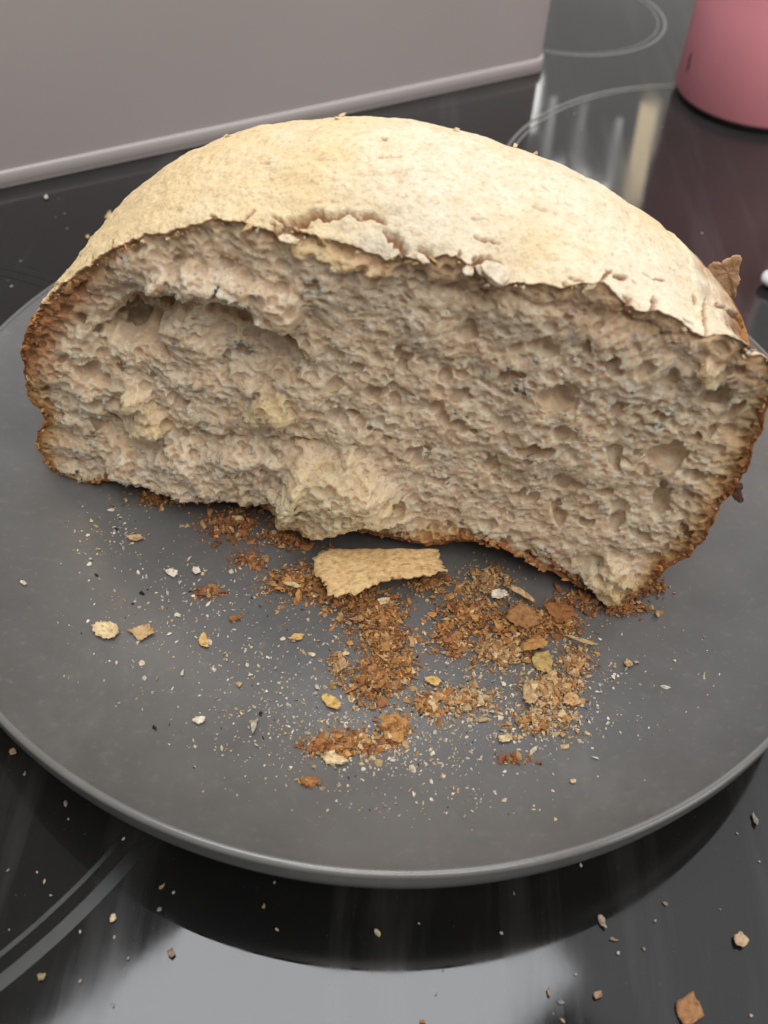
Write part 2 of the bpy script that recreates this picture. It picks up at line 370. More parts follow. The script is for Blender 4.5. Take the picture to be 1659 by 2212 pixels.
region([(440, 655), (470, 640), (520, 665), (560, 690), (620, 735), (680, 770), (690, 800), (620, 830), (560, 840), (480, 830), (430, 790), (400, 740), (385, 700)], 5.5, 8, 0.5)
region([(440, 655), (470, 640), (520, 665), (560, 690), (620, 735), (680, 770), (660, 785), (600, 765), (540, 735), (480, 705), (445, 700)], 5.0, 2.2, 0.5)
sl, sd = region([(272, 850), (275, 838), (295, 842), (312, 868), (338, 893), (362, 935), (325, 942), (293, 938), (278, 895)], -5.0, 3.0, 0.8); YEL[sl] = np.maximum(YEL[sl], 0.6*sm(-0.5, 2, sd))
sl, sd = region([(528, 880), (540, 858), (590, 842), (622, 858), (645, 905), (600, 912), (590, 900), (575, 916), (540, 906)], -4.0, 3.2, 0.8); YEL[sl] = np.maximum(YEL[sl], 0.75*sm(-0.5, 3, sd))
region([(170, 900), (230, 885), (280, 940), (300, 975), (270, 985), (220, 955)], 5, 3.5)
region([(200, 985), (240, 970), (300, 965), (340, 952), (380, 950), (480, 957), (600, 962), (700, 967), (660, 1080), (560, 1090), (400, 1070), (250, 1040)], -4.5, 4)
region([(310, 938), (420, 928), (560, 933), (700, 948), (690, 963), (560, 953), (420, 948), (320, 953)], 2.6, 2.2, 0.5)
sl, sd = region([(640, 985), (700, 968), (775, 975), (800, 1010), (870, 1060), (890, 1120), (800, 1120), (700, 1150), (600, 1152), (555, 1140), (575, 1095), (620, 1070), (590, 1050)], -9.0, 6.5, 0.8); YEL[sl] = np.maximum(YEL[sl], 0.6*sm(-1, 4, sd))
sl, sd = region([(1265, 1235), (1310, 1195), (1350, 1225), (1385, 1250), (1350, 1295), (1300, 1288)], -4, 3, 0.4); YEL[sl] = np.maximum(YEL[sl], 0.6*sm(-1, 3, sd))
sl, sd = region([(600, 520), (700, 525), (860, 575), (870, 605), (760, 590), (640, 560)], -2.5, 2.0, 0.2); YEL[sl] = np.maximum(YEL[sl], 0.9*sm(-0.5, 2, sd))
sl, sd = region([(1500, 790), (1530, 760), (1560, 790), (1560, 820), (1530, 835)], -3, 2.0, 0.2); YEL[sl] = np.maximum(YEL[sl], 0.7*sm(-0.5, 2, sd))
region([(860, 560), (1060, 625), (1300, 635), (1480, 720), (1440, 760), (1200, 700), (900, 660)], 1.6, 5)

def samp(G, x, z):
    fx = np.clip((x-X0)/RES, 0, NX-1.001); fz = np.clip((z-Z0)/RES, 0, NZ-1.001); i = fx.astype(int); j = fz.astype(int); u = fx-i; v = fz-j
    return (G[j, i]*(1-u)+G[j, i+1]*u)*(1-v)+(G[j+1, i]*(1-u)+G[j+1, i+1]*u)*v
_u, _v = GX*0.77+GZ*0.64, -GX*0.64+GZ*0.77
H += 0.75*np.abs(pn(_u/7.5, _v/2.4, 58))*sm(-20, 20, GX)+0.5*np.abs(pn(_u/4, _v/1.5, 59))*sm(-20, 20, GX)
_lf = sm(5, -25, GX)
H += _lf*(1.2*fbm(GX/6.5, GZ/5.5, 61, 3)+0.7*np.abs(pn(GX/4.2+.4*warpx, GZ/3.4, 66)))
H += 1.0*fbm(WX/10, WZ/9, 50, 3)+0.25*fbm(GX/3, GZ/3, 53, 2)

# --- the crumb as a volume of bubbles, skinned with surface nets
VX = 0.32; BX, BY, BZ = -95.5, -16.0, -1.5; SX, SY, SZ = 604, 130, 332
def up(A, n, sp, ax):
    t = np.arange(n)/sp; i = t.astype(int); w = (t-i).astype(np.float32); w = w*w*(3-2*w)
    sh = [1, 1, 1]; sh[ax] = n; w = w.reshape(sh); return np.take(A, i, ax)*(1-w)+np.take(A, i+1, ax)*w
def lat3(mm):
    sp = mm/VX; A = rng.uniform(-1, 1, [int(n/sp)+2 for n in (SX, SY, SZ)]).astype(np.float32)
    return up(up(up(A, SX, sp, 0), SY, sp, 1), SZ, sp, 2)
vx = BX+np.arange(SX)*VX; vy = BY+np.arange(SY)*VX; vz = BZ+np.arange(SZ)*VX
Hv = samp(H, vx[:, None], vz[None])                         # (SX,SZ)
phv = np.arctan2(vz[None]-CZ, vx[:, None]) % (2*np.pi); rv = np.hypot(vz[None]-CZ, vx[:, None])
edv = np.interp(phv, PHI, RF, period=2*np.pi)-rv
lipv = np.interp(phv, PHI, DE, period=2*np.pi)+0.6
wv = sm(0, 3.5, edv); tv = sm(0.15, 0.55, (vz[None]-CZ)/np.maximum(rv, 1))
Hv = (Hv*wv+lipv*(1-wv)+0.5*tv*np.exp(-((edv-2.5)/1.8)**2)).astype(np.float32)
N3 = 0.85*lat3(3.6)+0.5*lat3(1.7)
F3 = (vy[None, :, None].astype(np.float32)-Hv[:, None, :])+0.36*N3+0.13*lat3(0.9)
G3 = np.full((SX, SY, SZ), 9.0, np.float32)
def bubble(x, y, z, a, b, ang, c=None, ns=0.42):
    m = a*1.25+0.6; c = b if c is None else c
    i0, i1 = max(int((x-m-BX)/VX), 0), min(int((x+m-BX)/VX)+2, SX); j0, j1 = max(int((y-m-BY)/VX), 0), min(int((y+m-BY)/VX)+2, SY); k0, k1 = max(int((z-m-BZ)/VX), 0), min(int((z+m-BZ)/VX)+2, SZ)
    if i1-i0 < 2 or j1-j0 < 2 or k1-k0 < 2: return
    dx = (vx[i0:i1]-x)[:, None, None]; dy = (vy[j0:j1]-y)[None, :, None]; dz = (vz[k0:k1]-z)[None, None]; ca, sa = math.cos(ang), math.sin(ang)
    rho = np.sqrt(((dx*ca+dz*sa)/a)**2+((-dx*sa+dz*ca)/b)**2+(dy/c)**2)
    g = (rho-1)*b+ns*min(b, 2.5)*N3[i0:i1, j0:j1, k0:k1]
    W_ = G3[i0:i1, j0:j1, k0:k1]; np.minimum(W_, g, out=W_)
def vox(A, x, y, z): return A[int(np.clip((x-BX)/VX, 0, SX-1)), int(np.clip((y-BY)/VX, 0, SY-1)), int(np.clip((z-BZ)/VX, 0, SZ-1))]
def h_at(x, z): return float(Hv[int(np.clip((x-BX)/VX, 0, SX-1)), int(np.clip((z-BZ)/VX, 0, SZ-1))])
PX_S = float(np.linalg.norm(face(900, 800)-face(901, 800))); PZ_S = abs(face(900, 800)[1]-face(900, 801)[1])
for (x, y, w, h, ang, dep) in [(1540, 855, 84, 66, 10, 6), (1435, 985, 95, 66, 0, 4.2), (1155, 965, 98, 50, 5, 5), (1209, 859, 88, 74, 0, 5), (1269, 739, 28, 42, 0, 4), (1319, 784, 44, 34, 0, 4.5),
          (1404, 794, 70, 38, 40, 3.2), (1004, 729, 40, 34, 0, 3), (869, 789, 34, 44, 0, 3), (979, 924, 50, 46, 20, 3.4), (1100, 817, 95, 30, -4, 2.6), (1219, 924, 66, 40, -30, 3.2),
          (1329, 999, 44, 54, 30, 3.2), (1229, 1049, 66, 54, 10, 3.6), (1205, 1124, 44, 58, 0, 3.2), (869, 1099, 48, 62, 0, 3.2), (974, 1101, 34, 34, 0, 2.6), (1494, 1029, 50, 32, 30, 2.2),
          (1429, 1084, 54, 54, 0, 3.2), (1339, 1124, 54, 64, 10, 3.3), (1264, 1139, 48, 44, 0, 2.8), (1449, 819, 64, 50, 20, 3.2), (1584, 894, 38, 56, -40, 3.2), (185, 806, 92, 52, -8, 4.5),
          (472, 628, 16, 40, -10, 5), (165, 700, 26, 34, 0, 3.5), (1060, 1010, 60, 40, 35, 3), (905, 985, 70, 36, 30, 3), (1010, 860, 80, 36, 10, 3.0), (800, 860, 60, 40, 15, 2.8),
          (760, 800, 50, 36, 10, 2.8), (1120, 1080, 60, 40, 40, 3.2), (1420, 905, 60, 30, 40, 2.6), (1330, 880, 60, 32, 35, 2.8), (1500, 950, 30, 24, 0, 2.5), (1385, 1160, 50, 40, 30, 2.8),
          (1060, 1140, 40, 36, 0, 2.6), (150, 920, 26, 60, 0, 2.5), (740, 905, 70, 34, 20, 3), (500, 1010, 60, 26, 10, 2.5), (400, 1030, 50, 24, 0, 2.4), (640, 660, 44, 30, 20, 2.5),
          (300, 685, 140, 66, -20, 7), (250, 720, 80, 56, 20, 6), (520, 700, 120, 40, -25, 5), (600, 745, 90, 36, -35, 4), (240, 915, 80, 50, -10, 4)]:
    q = face(x, y); a_, b_ = w*PX_S/2, h*PZ_S/2; an = R(ang)
    if b_ > a_: a_, b_, an = b_, a_, an+math.pi/2
    for _ in range(4):
        o_ = rng.normal(0, .33, 2); k_ = rng.uniform(.5, .8); ca, sa = math.cos(an), math.sin(an)
        bubble(q[0]+o_[0]*a_*ca-o_[1]*b_*sa, h_at(*q)+dep*rng.uniform(.1, .45), q[1]+o_[0]*a_*sa+o_[1]*b_*ca, a_*k_, b_*k_*rng.uniform(.75, 1.1), an+rng.normal(0, .35), dep*0.85, 0.5)
def scatter(n, lo, hi, med, sig, seed, top_keep, gap):
    X = rng.uniform(-92, 95, n); Z = rng.uniform(1, 99, n); AA = np.clip(rng.lognormal(math.log(med), sig, n), lo, hi); EL = rng.uniform(1.05, 2.1, n); K = rng.random(n); DY = rng.uniform(-0.6, 0.65, n)
    mod = np.clip(0.9+0.9*pn(X/20, Z/20, seed), 0.2, 1)
    ok = np.interp(np.arctan2(Z-CZ, X) % (2*np.pi), PHI, RF, period=2*np.pi)-np.hypot(X, Z-CZ) > 0.7+AA*0.5
    keep = np.where((Z > 74) & (X > -8), top_keep, np.where(Z > 84, 0.5+0.5*top_keep, 1.0))*mod
    for x, z, a, el, k, dy in zip(X[ok], Z[ok], AA[ok], EL[ok], (K-keep)[ok], DY[ok]):
        if k > 0: continue
        b = a/el; y = h_at(x, z)+dy*b
        if vox(G3, x, y, z) < gap*b: continue
        if a > 1.9:
            for _ in range(3): bubble(x+rng.normal(0, .4)*a, y+rng.normal(0, .15)*b, z+rng.normal(0, .35)*b, a*rng.uniform(.45, .75), b*rng.uniform(.5, .85), R(30+rng.normal(0, 35)))
            continue
        bubble(x, y, z, a, b, R((40 if x > 5 else 12)*(1-z/120)+rng.normal(0, 24)))
scatter(900, 1.9, 4.6, 2.4, 0.3, 41, 0.12, 0.75)
scatter(6000, 1.0, 1.9, 1.3, 0.25, 42, 0.35, 0.7)
scatter(12000, 0.5, 1.0, 0.68, 0.2, 43, 0.6, 0.6)
np.minimum(F3, G3, out=F3); del G3, N3
def surface_nets(F):
    sg = F > 0; nx, ny, nz = F.shape; cells, pos, quads = [], [], []
    st = (ny*nz, nz, 1)
    for ax in range(3):
        a = [slice(None)]*3; b = [slice(None)]*3; a[ax] = slice(0, -1); b[ax] = slice(1, None)
        ch = sg[tuple(a)] != sg[tuple(b)]; I = np.array(np.nonzero(ch)).T
        o1, o2_ = [(1, 2), (2, 0), (0, 1)][ax]
        I = I[(I[:, o1] > 0) & (I[:, o2_] > 0) & (I[:, o1] < F.shape[o1]-1) & (I[:, o2_] < F.shape[o2_]-1)]
        J = I.copy(); J[:, ax] += 1
        f0 = F[I[:, 0], I[:, 1], I[:, 2]]; f1 = F[J[:, 0], J[:, 1], J[:, 2]]; t = f0/(f0-f1)
        P = I.astype(np.float32); P[:, ax] += t
        base = I[:, 0]*st[0]+I[:, 1]*st[1]+I[:, 2]
        c = np.stack([base-st[o1]-st[o2_], base-st[o2_], base, base-st[o1]], 1)
        fl = f0 < 0; c[fl] = c[fl][:, ::-1]
        cells.append(c); pos.append(P)
    C = np.concatenate(cells); P = np.concatenate(pos)
    u, inv = np.unique(C.ravel(), return_inverse=True); inv = inv.reshape(-1); cnt = np.bincount(inv)
    V = np.stack([np.bincount(inv, np.repeat(P[:, k], 4))/cnt for k in range(3)], 1)
    return V, inv.reshape(-1, 4)
CV, CF = surface_nets(F3); del F3
CV = CV*VX+np.array([BX, BY, BZ])

bread = empty('half_loaf', tuple(OO)); tag(bread, 'torn half of a round floury white loaf, cut side forward, on the grey plate', 'bread')
x, hh, z = CV.T
ph = np.arctan2(z-CZ, x) % (2*np.pi); e = np.interp(ph, PHI, RF, period=2*np.pi)-np.hypot(x, z-CZ)
keepv = (e > 0.45) & (hh < BY+(SY-3)*VX)
CF = CF[keepv[CF].all(1)]; used = np.zeros(len(CV), bool); used[CF] = True; remap = np.cumsum(used)-1; CF = remap[CF]
x, hh, z, e = x[used], hh[used], z[used], e[used]
jx, jz = rng.normal(0, .03, len(x)), rng.normal(0, .03, len(x))
V = loaf(x+jx, hh+rng.normal(0, .03, len(x)), z+jz); tw = sm(0.15, 0.55, np.sin(np.arctan2(z-CZ, x)))
CVW = V
# colour of the crumb itself: cream, yellower and browner next to the crust
n1 = fbm(x/14, z/14, 60, 4); n2 = fbm(x/4, z/4, 64, 3)
c = mix((0.78, 0.62, 0.45), (0.83, 0.70, 0.54), sm(-0.5, 0.5, n1))
n3 = fbm(x/3.2+hh/3, z/2.8, 67, 3)
c = mix(c, (0.66, 0.48, 0.32), 0.38*sm(0.05, 0.6, n3)); c = mix(c, (0.90, 0.81, 0.68), 0.5*sm(-0.1, -0.6, n3))
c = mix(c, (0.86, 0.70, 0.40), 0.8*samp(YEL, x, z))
side = 1-tw
ed = e+1.6*n2+1.2*n1
c = mix(c, (0.60, 0.37, 0.15), (0.9*sm(10.0, 1.5, ed))*(0.35+0.65*side))
leftc = sm(-50, -75, x)
c = mix(c, (0.44, 0.20, 0.085), np.maximum(sm(4.5, 0.8, ed)*np.clip(0.25+0.5*side, 0, 0.9), 0.85*sm(13.0, 4.0, ed)*leftc*sm(30, 48, z)))
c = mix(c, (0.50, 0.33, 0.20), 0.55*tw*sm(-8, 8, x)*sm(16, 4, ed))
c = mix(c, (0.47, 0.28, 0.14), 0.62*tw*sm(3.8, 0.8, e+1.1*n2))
link('crumb', mesh('crumb', V, CF, True, c), M_CRUMB, bread)
print('crumb quads', len(CF))

# --- crust shell
KF, KB = 70, 130; D0, D1 = 24.0, 86.0
dl = np.r_[np.linspace(0, 1, KF)**1.15*D0, D0+(D1-D0)*np.sin(np.linspace(0, np.pi/2, KB+1)[1:])]
E_ = np.where(dl > D0, np.sqrt(np.clip(1-((dl-D0)/(D1-D0))**2, 0, 1)), 1.0)
bl = np.where(dl < D0, 1-(1-np.clip(dl/D0, 0, 1))**1.9, 1.0)
RFS = smooth_c(RF, 40)
edk = np.exp(-dl/1.6)[:, None]
rad = ((RF[None]*edk+RFS[None]*(1-edk))*(1-bl[:, None])+RB[None]*bl[:, None])*E_[:, None]
dd = dl[:, None]+DE[None]*np.exp(-dl/5.0)[:, None]+0.3
xx = rad*CPH; zz = CZ+rad*SPH
un = PHI[None]*65+0*dd
rel = 0.7*pn(xx/24, dd/24+zz/40, 70)+0.35*fbm(xx/7, dd/7+zz/11, 71, 3)+0.10*fbm(xx/1.8, dd/1.8+zz/3, 75, 2)
rel += -0.9*np.clip(fbm(xx/9, dd/9+zz/14, 78, 3)-0.45, 0, 1)
sidew = (1-topw)[None]
rel += sidew*(1.0*fbm(un/5, dd/5, 79, 4))*0.9
rel *= sm(0, 2.0, dl)[:, None]*E_[:, None]
rad2 = rad+rel
lipd = [(-1.8, 2.6), (-1.1, 1.1), (-0.5, 0.35), (-0.15, 0.1)]
xs = np.vstack([np.stack([(RF+o)*CPH for o, _ in lipd]), rad2*CPH]); zs = np.vstack([np.stack([CZ+(RF+o)*SPH for o, _ in lipd]), CZ+rad2*SPH])
ds = np.vstack([np.stack([DE+d for _, d in lipd]), dd])
zs = np.maximum(zs, -0.3+0*zs)
V = loaf(xs, ds, zs)
nl = len(lipd)
zthr = 64+22*sm(20, 90, xs)
bk = sm(7, -9, zs-zthr+5*fbm(xs/10, ds/10+zs/10, 80, 4))
flour = mix((0.80, 0.735, 0.60), (0.79, 0.655, 0.42), sm(-0.3, 0.8, 0.45*fbm(xs/26, ds/26, 84, 4)+0.85*sm(25, -60, xs)))  # flour colour, with the warm glow on the left painted in as gold
flour = mix(flour, (0.62, 0.45, 0.25), 0.28*sm(0.3, 0.8, fbm(xs/6, ds/6+zs/9, 88, 4)))
brown = mix((0.46, 0.22, 0.075), (0.20, 0.075, 0.035), sm(-0.4, 0.4, fbm(un[:1].repeat(len(xs), 0)/7, ds/6, 90, 4)))
col = mix(flour, brown, bk)
lipc = np.zeros_like(xs); lipc[:2] = 1.0; lipc[2] = 0.75; lipc[3] = 0.35; lipc[4] = 0.1
col = mix(col, mix((0.45, 0.25, 0.115), (0.36, 0.15, 0.06), (0.5+0.5*(1-topw))[None].repeat(len(xs), 0)), lipc)
# cracks: grooves in the crust that show its brown underside
CR = [([(588, 463), (605, 472), (618, 481)], 0.5, 0.9), ([(598, 496), (621, 481), (658, 474), (681, 457), (707, 463), (740, 459)], 1.35, 2.2), ([(747, 453), (773, 469), (793, 469)], 0.45, 0.9),
      ([(777, 458), (810, 468), (830, 482)], 0.7, 1.2), ([(833, 496), (856, 520), (879, 542)], 1.15, 2.0), ([(906, 537), (932, 552)], 1.0, 1.6), ([(1025, 570), (1045, 557), (1084, 570)], 0.8, 1.5),
      ([(1551, 656), (1578, 677), (1607, 692), (1625, 712), (1640, 732)], 1.5, 2.2), ([(1578, 677), (1579, 712)], 0.8, 1.3), ([(1529, 643), (1526, 671), (1527, 722)], 0.55, 1.1), ([(1499, 630), (1503, 656)], 0.6, 1.2),
      ([(1410, 638), (1412, 668)], 0.7, 1.2), ([(1392, 588), (1420, 600), (1440, 604)], 0.35, 0.7), ([(1329, 597), (1345, 599), (1360, 597)], 0.75, 1.2), ([(1232, 597), (1258, 604)], 0.35, 0.7),
      ([(1025, 507), (1035, 517), (1060, 518), (1081, 524)], 0.35, 0.8), ([(822, 295), (834, 298)], 0.5, 0.8), ([(1180, 405), (1186, 408)], 0.5, 0.7), ([(1480, 690), (1498, 697)], 0.4, 0.8), ([(1369, 604), (1377, 610)], 0.6, 0.9)]
for _ in range(20):
    x_, y_ = rng.uniform(480, 1560), rng.uniform(300, 640)
    if y_ > 500+max(0, x_-900)*0.22-30 or y_ < 290+max(0, x_-950)*0.42: continue
    l_ = rng.uniform(6, 30); a_ = rng.normal(0.35, 0.5); CR.append(([(x_-l_*math.cos(a_), y_-l_*math.sin(a_)*.6), (x_, y_+rng.normal(0, 2)), (x_+l_*math.cos(a_), y_+l_*math.sin(a_)*.6)], 0.22, 0.35))
for j in range(26):
    a_ = OUT[int(rng.integers(39, 72))]; l_ = rng.uniform(8, 26); g_ = rng.normal(0, .55)
    CR.append(([(a_[0], a_[1]-3), (a_[0]+l_*.5*math.sin(g_)+rng.normal(0, 2), a_[1]-3-l_*.5), (a_[0]+l_*math.sin(g_*1.6), a_[1]-3-l_*.9)], 0.34, 0.7))
flat = V.reshape(-1, 3); front = (ds.reshape(-1) < 60) & (zs.reshape(-1) > 55); fidx = np.where(front)[0]; fp = project(flat[fidx])
loafc = np.array([0, 20, CZ])
for pl, wd, dep in CR:
    p3 = []
    for q in pl:
        dist = np.hypot(fp[:, 0]-q[0], fp[:, 1]-q[1]); near = np.where(dist < dist.min()+3)[0]
        cand = fidx[near]; p3.append(flat[cand[np.argmin(np.linalg.norm(flat[cand]-CAM, axis=1))]])
    p3 = spline(p3, 6*len(p3)) if len(p3) > 1 else np.array(p3)
    lo, hi = p3.min(0)-0.006, p3.max(0)+0.006
    ii = np.where(((flat > lo) & (flat < hi)).all(1))[0]; dist = np.full(len(ii), 1.0)
    tpar = np.zeros(len(ii))
    for k in range(len(p3)-1):
        a, b = p3[k], p3[k+1]; e_ = b-a; t = np.clip(((flat[ii]-a)@e_)/(e_@e_+1e-12), 0, 1); dk = np.linalg.norm(flat[ii]-a-t[:, None]*e_, axis=1)
        m_ = dk < dist; dist = np.where(m_, dk, dist); tpar = np.where(m_, (k+t)/(len(p3)-1), tpar)
    lx, ly = xs.reshape(-1)[ii], ds.reshape(-1)[ii]
    wloc = wd*(0.35+0.65*np.sin(np.pi*np.clip(tpar, 0.04, 0.96)))*(1+0.7*pn(lx/1.3, ly/1.3, 95))
    wloc = np.maximum(wloc*1.35, 0.42); g = sm(wloc*1.0, wloc*0.45, dist*1000)
    up = sm(wloc*2.6, wloc*1.0, dist*1000)*(1-g)
    nrm = np.stack([CPH, SPH], -1)[ii % NS]
    nw = nrm[:, :1]*EX+nrm[:, 1:]*np.array([0, 0, 1.0])
    flat[ii] += nw*((-g*dep+up*0.08)*0.001)[:, None]
    cf = col.reshape(-1, 3); cf[ii] = mix(cf[ii], (0.30, 0.135, 0.06), (0.95 if wd > 0.3 else 0.35)*g)
V = flat.reshape(V.shape)
link('crust', mesh('crust', V, gridfaces(len(xs), NS), True, col), M_CRUST, bread)

# ------------------------------------------------------------------ flakes
def flake_mesh(name, P, thick, tint, curl=0.0, lift=0.0, jag=0.10, nr=5, rise=(0, 0), seed=0, rough=0.25, under=None):
    """solid curled flake from a world outline (n,3)."""
    P = np.asarray(P, float); c = P.mean(0); n = len(P); V = []; T = []
    ex_ = np.linalg.norm(P-c, axis=1).mean()
    kk = max(1, n//7); wk = np.hanning(2*kk+3)[1:-1]; wk /= wk.sum()
    PS = np.stack([np.convolve(np.r_[P[-kk:, d_], P[:, d_], P[:kk, d_]], wk, 'valid') for d_ in range(3)], 1)
    for side_ in (1, -1):
        for k in range(nr+1):
            f = (nr-k)/nr if side_ == 1 else k/nr
            if side_ == -1 and k == 0: pass
            wj = sm(0.84, 1.0, f); q = c+((PS*(1-wj)+P*wj)-c)*max(f, 1e-3)
            rel_ = (q-c)/ex_
            zc = curl*ex_*(rel_[:, 0]**2*0.7+rel_[:, 1]**2)+rise[0]*(q[:, 0]-c[0])+rise[1]*(q[:, 1]-c[1])
            nz = rough*thick*fbm(q[:, 0]*1000/2.0, q[:, 1]*1000/2.0, seed, 3)
            edge_r = 0.35 if f > 0.98 else 1.0
            q = q.copy(); q[:, 2] += lift+zc+nz+side_*thick*0.5*edge_r
            V.append(q); tn = np.asarray(tint if side_ == 1 or under is None else under)
            tq = tn*(1+0.16*fbm(q[:, 0]*1000/1.7, q[:, 1]*1000/1.7, seed+9, 3))[:, None]
            T.append(mix(tq, tn*np.array((.55, .42, .30)), 0.75*sm(0.42, 0.72, fbm(q[:, 0]*1000/1.5, q[:, 1]*1000/1.5, seed+13, 2))))
    # order: top from rim to centre, bottom from centre to rim -> closed loop of rings
    V = np.array(V); T = np.array(T); m = len(V)
    top = V[:nr+1][::-1]; topT = T[:nr+1][::-1]; botm = V[nr+1:][::-1]; botT = T[nr+1:][::-1]
    G = np.concatenate([top, botm]); GT = np.concatenate([topT, botT])
    F = gridfaces(len(G), n)
    G[..., 2] += 0
    return mesh(name, G, F, True, np.clip(GT, 0.01, 0.95))
def outline_px(x, y, w, h, ang, n=22, jag=0.18, shape=2.2):
    a = np.linspace(0, 2*np.pi, n, endpoint=False); c, s = math.cos(R(ang)), math.sin(R(ang)); k = int(rng.integers(5, 9))
    va = np.sort((np.arange(k)+rng.uniform(-.32, .32, k))*2*np.pi/k); vr = rng.uniform(1-jag*1.5, 1+jag*0.8, k)
    px_, py_ = vr*np.cos(va), vr*np.sin(va); t = np.linspace(0, k, n, endpoint=False); i0 = t.astype(int); f = t-i0; i1 = (i0+1) % k
    X_, Y_ = px_[i0]*(1-f)+px_[i1]*f, py_[i0]*(1-f)+py_[i1]*f; a = np.arctan2(Y_, X_)
    r = np.hypot(X_, Y_)*(1+jag*rng.normal(0, 0.28, n)+0.06*np.sin(np.arange(n)*1.9))
    u = r*np.cos(a)*w/2; v = r*np.sin(a)*h/2
    return np.stack([x+u*c-v*s, y+u*s+v*c], -1)
WHT, CRM, TAN, GLD, ORG, BRN_, DRK, MUS = (0.78, 0.72, 0.62), (0.74, 0.60, 0.38), (0.56, 0.40, 0.22), (0.72, 0.50, 0.20), (0.52, 0.28, 0.10), (0.33, 0.15, 0.06), (0.16, 0.075, 0.04), (0.55, 0.40, 0.16)
def lay(name, px, surf, thick, tint, label, cat, group=None, curl=0.15, lift=None, rise=(0, 0), seed=0, parent=None, under=None, rough=0.25, nr=5):
    P = np.array([surf(*p) for p in px]); lift = thick*0.5+0.0001 if lift is None else lift
    zc = P[:, 2].mean() if surf is not onplate else None
    o = link(name, flake_mesh(name, P, thick, tint, curl, lift, seed=seed, rise=rise, under=under, rough=rough, nr=nr), M_FLAKE, parent)
    return tag(o, label, cat, group)
big = np.array([(678, 1192), (690, 1179), (720, 1172), (745, 1178), (800, 1180), (870, 1184), (925, 1181), (945, 1176), (951, 1190), (952, 1205), (958, 1220), (971, 1232), (950, 1236), (930, 1245), (900, 1248), (870, 1252), (840, 1255), (815, 1262), (790, 1275), (770, 1285), (750, 1283), (735, 1288), (720, 1285), (708, 1282), (706, 1262), (698, 1252), (690, 1240), (680, 1235), (676, 1215)], float)
b2 = []
for k in range(len(big)):
    a, b = big[k], big[(k+1) % len(big)]
    for t in np.linspace(0, 1, 5)[:-1]: b2.append(a*(1-t)+b*t+rng.normal(0, 2.0, 2))
lay('crust_piece', b2, lambda x, y: onz(x, y, FL+0.008), 0.0012, (0.80, 0.58, 0.30), 'large flat cream piece of crust lying under the cut face of the loaf', 'crust piece', None, curl=-0.07, lift=0.0, rise=(0.06, -0.10), seed=3, nr=14, under=(0.4, 0.2, 0.08))
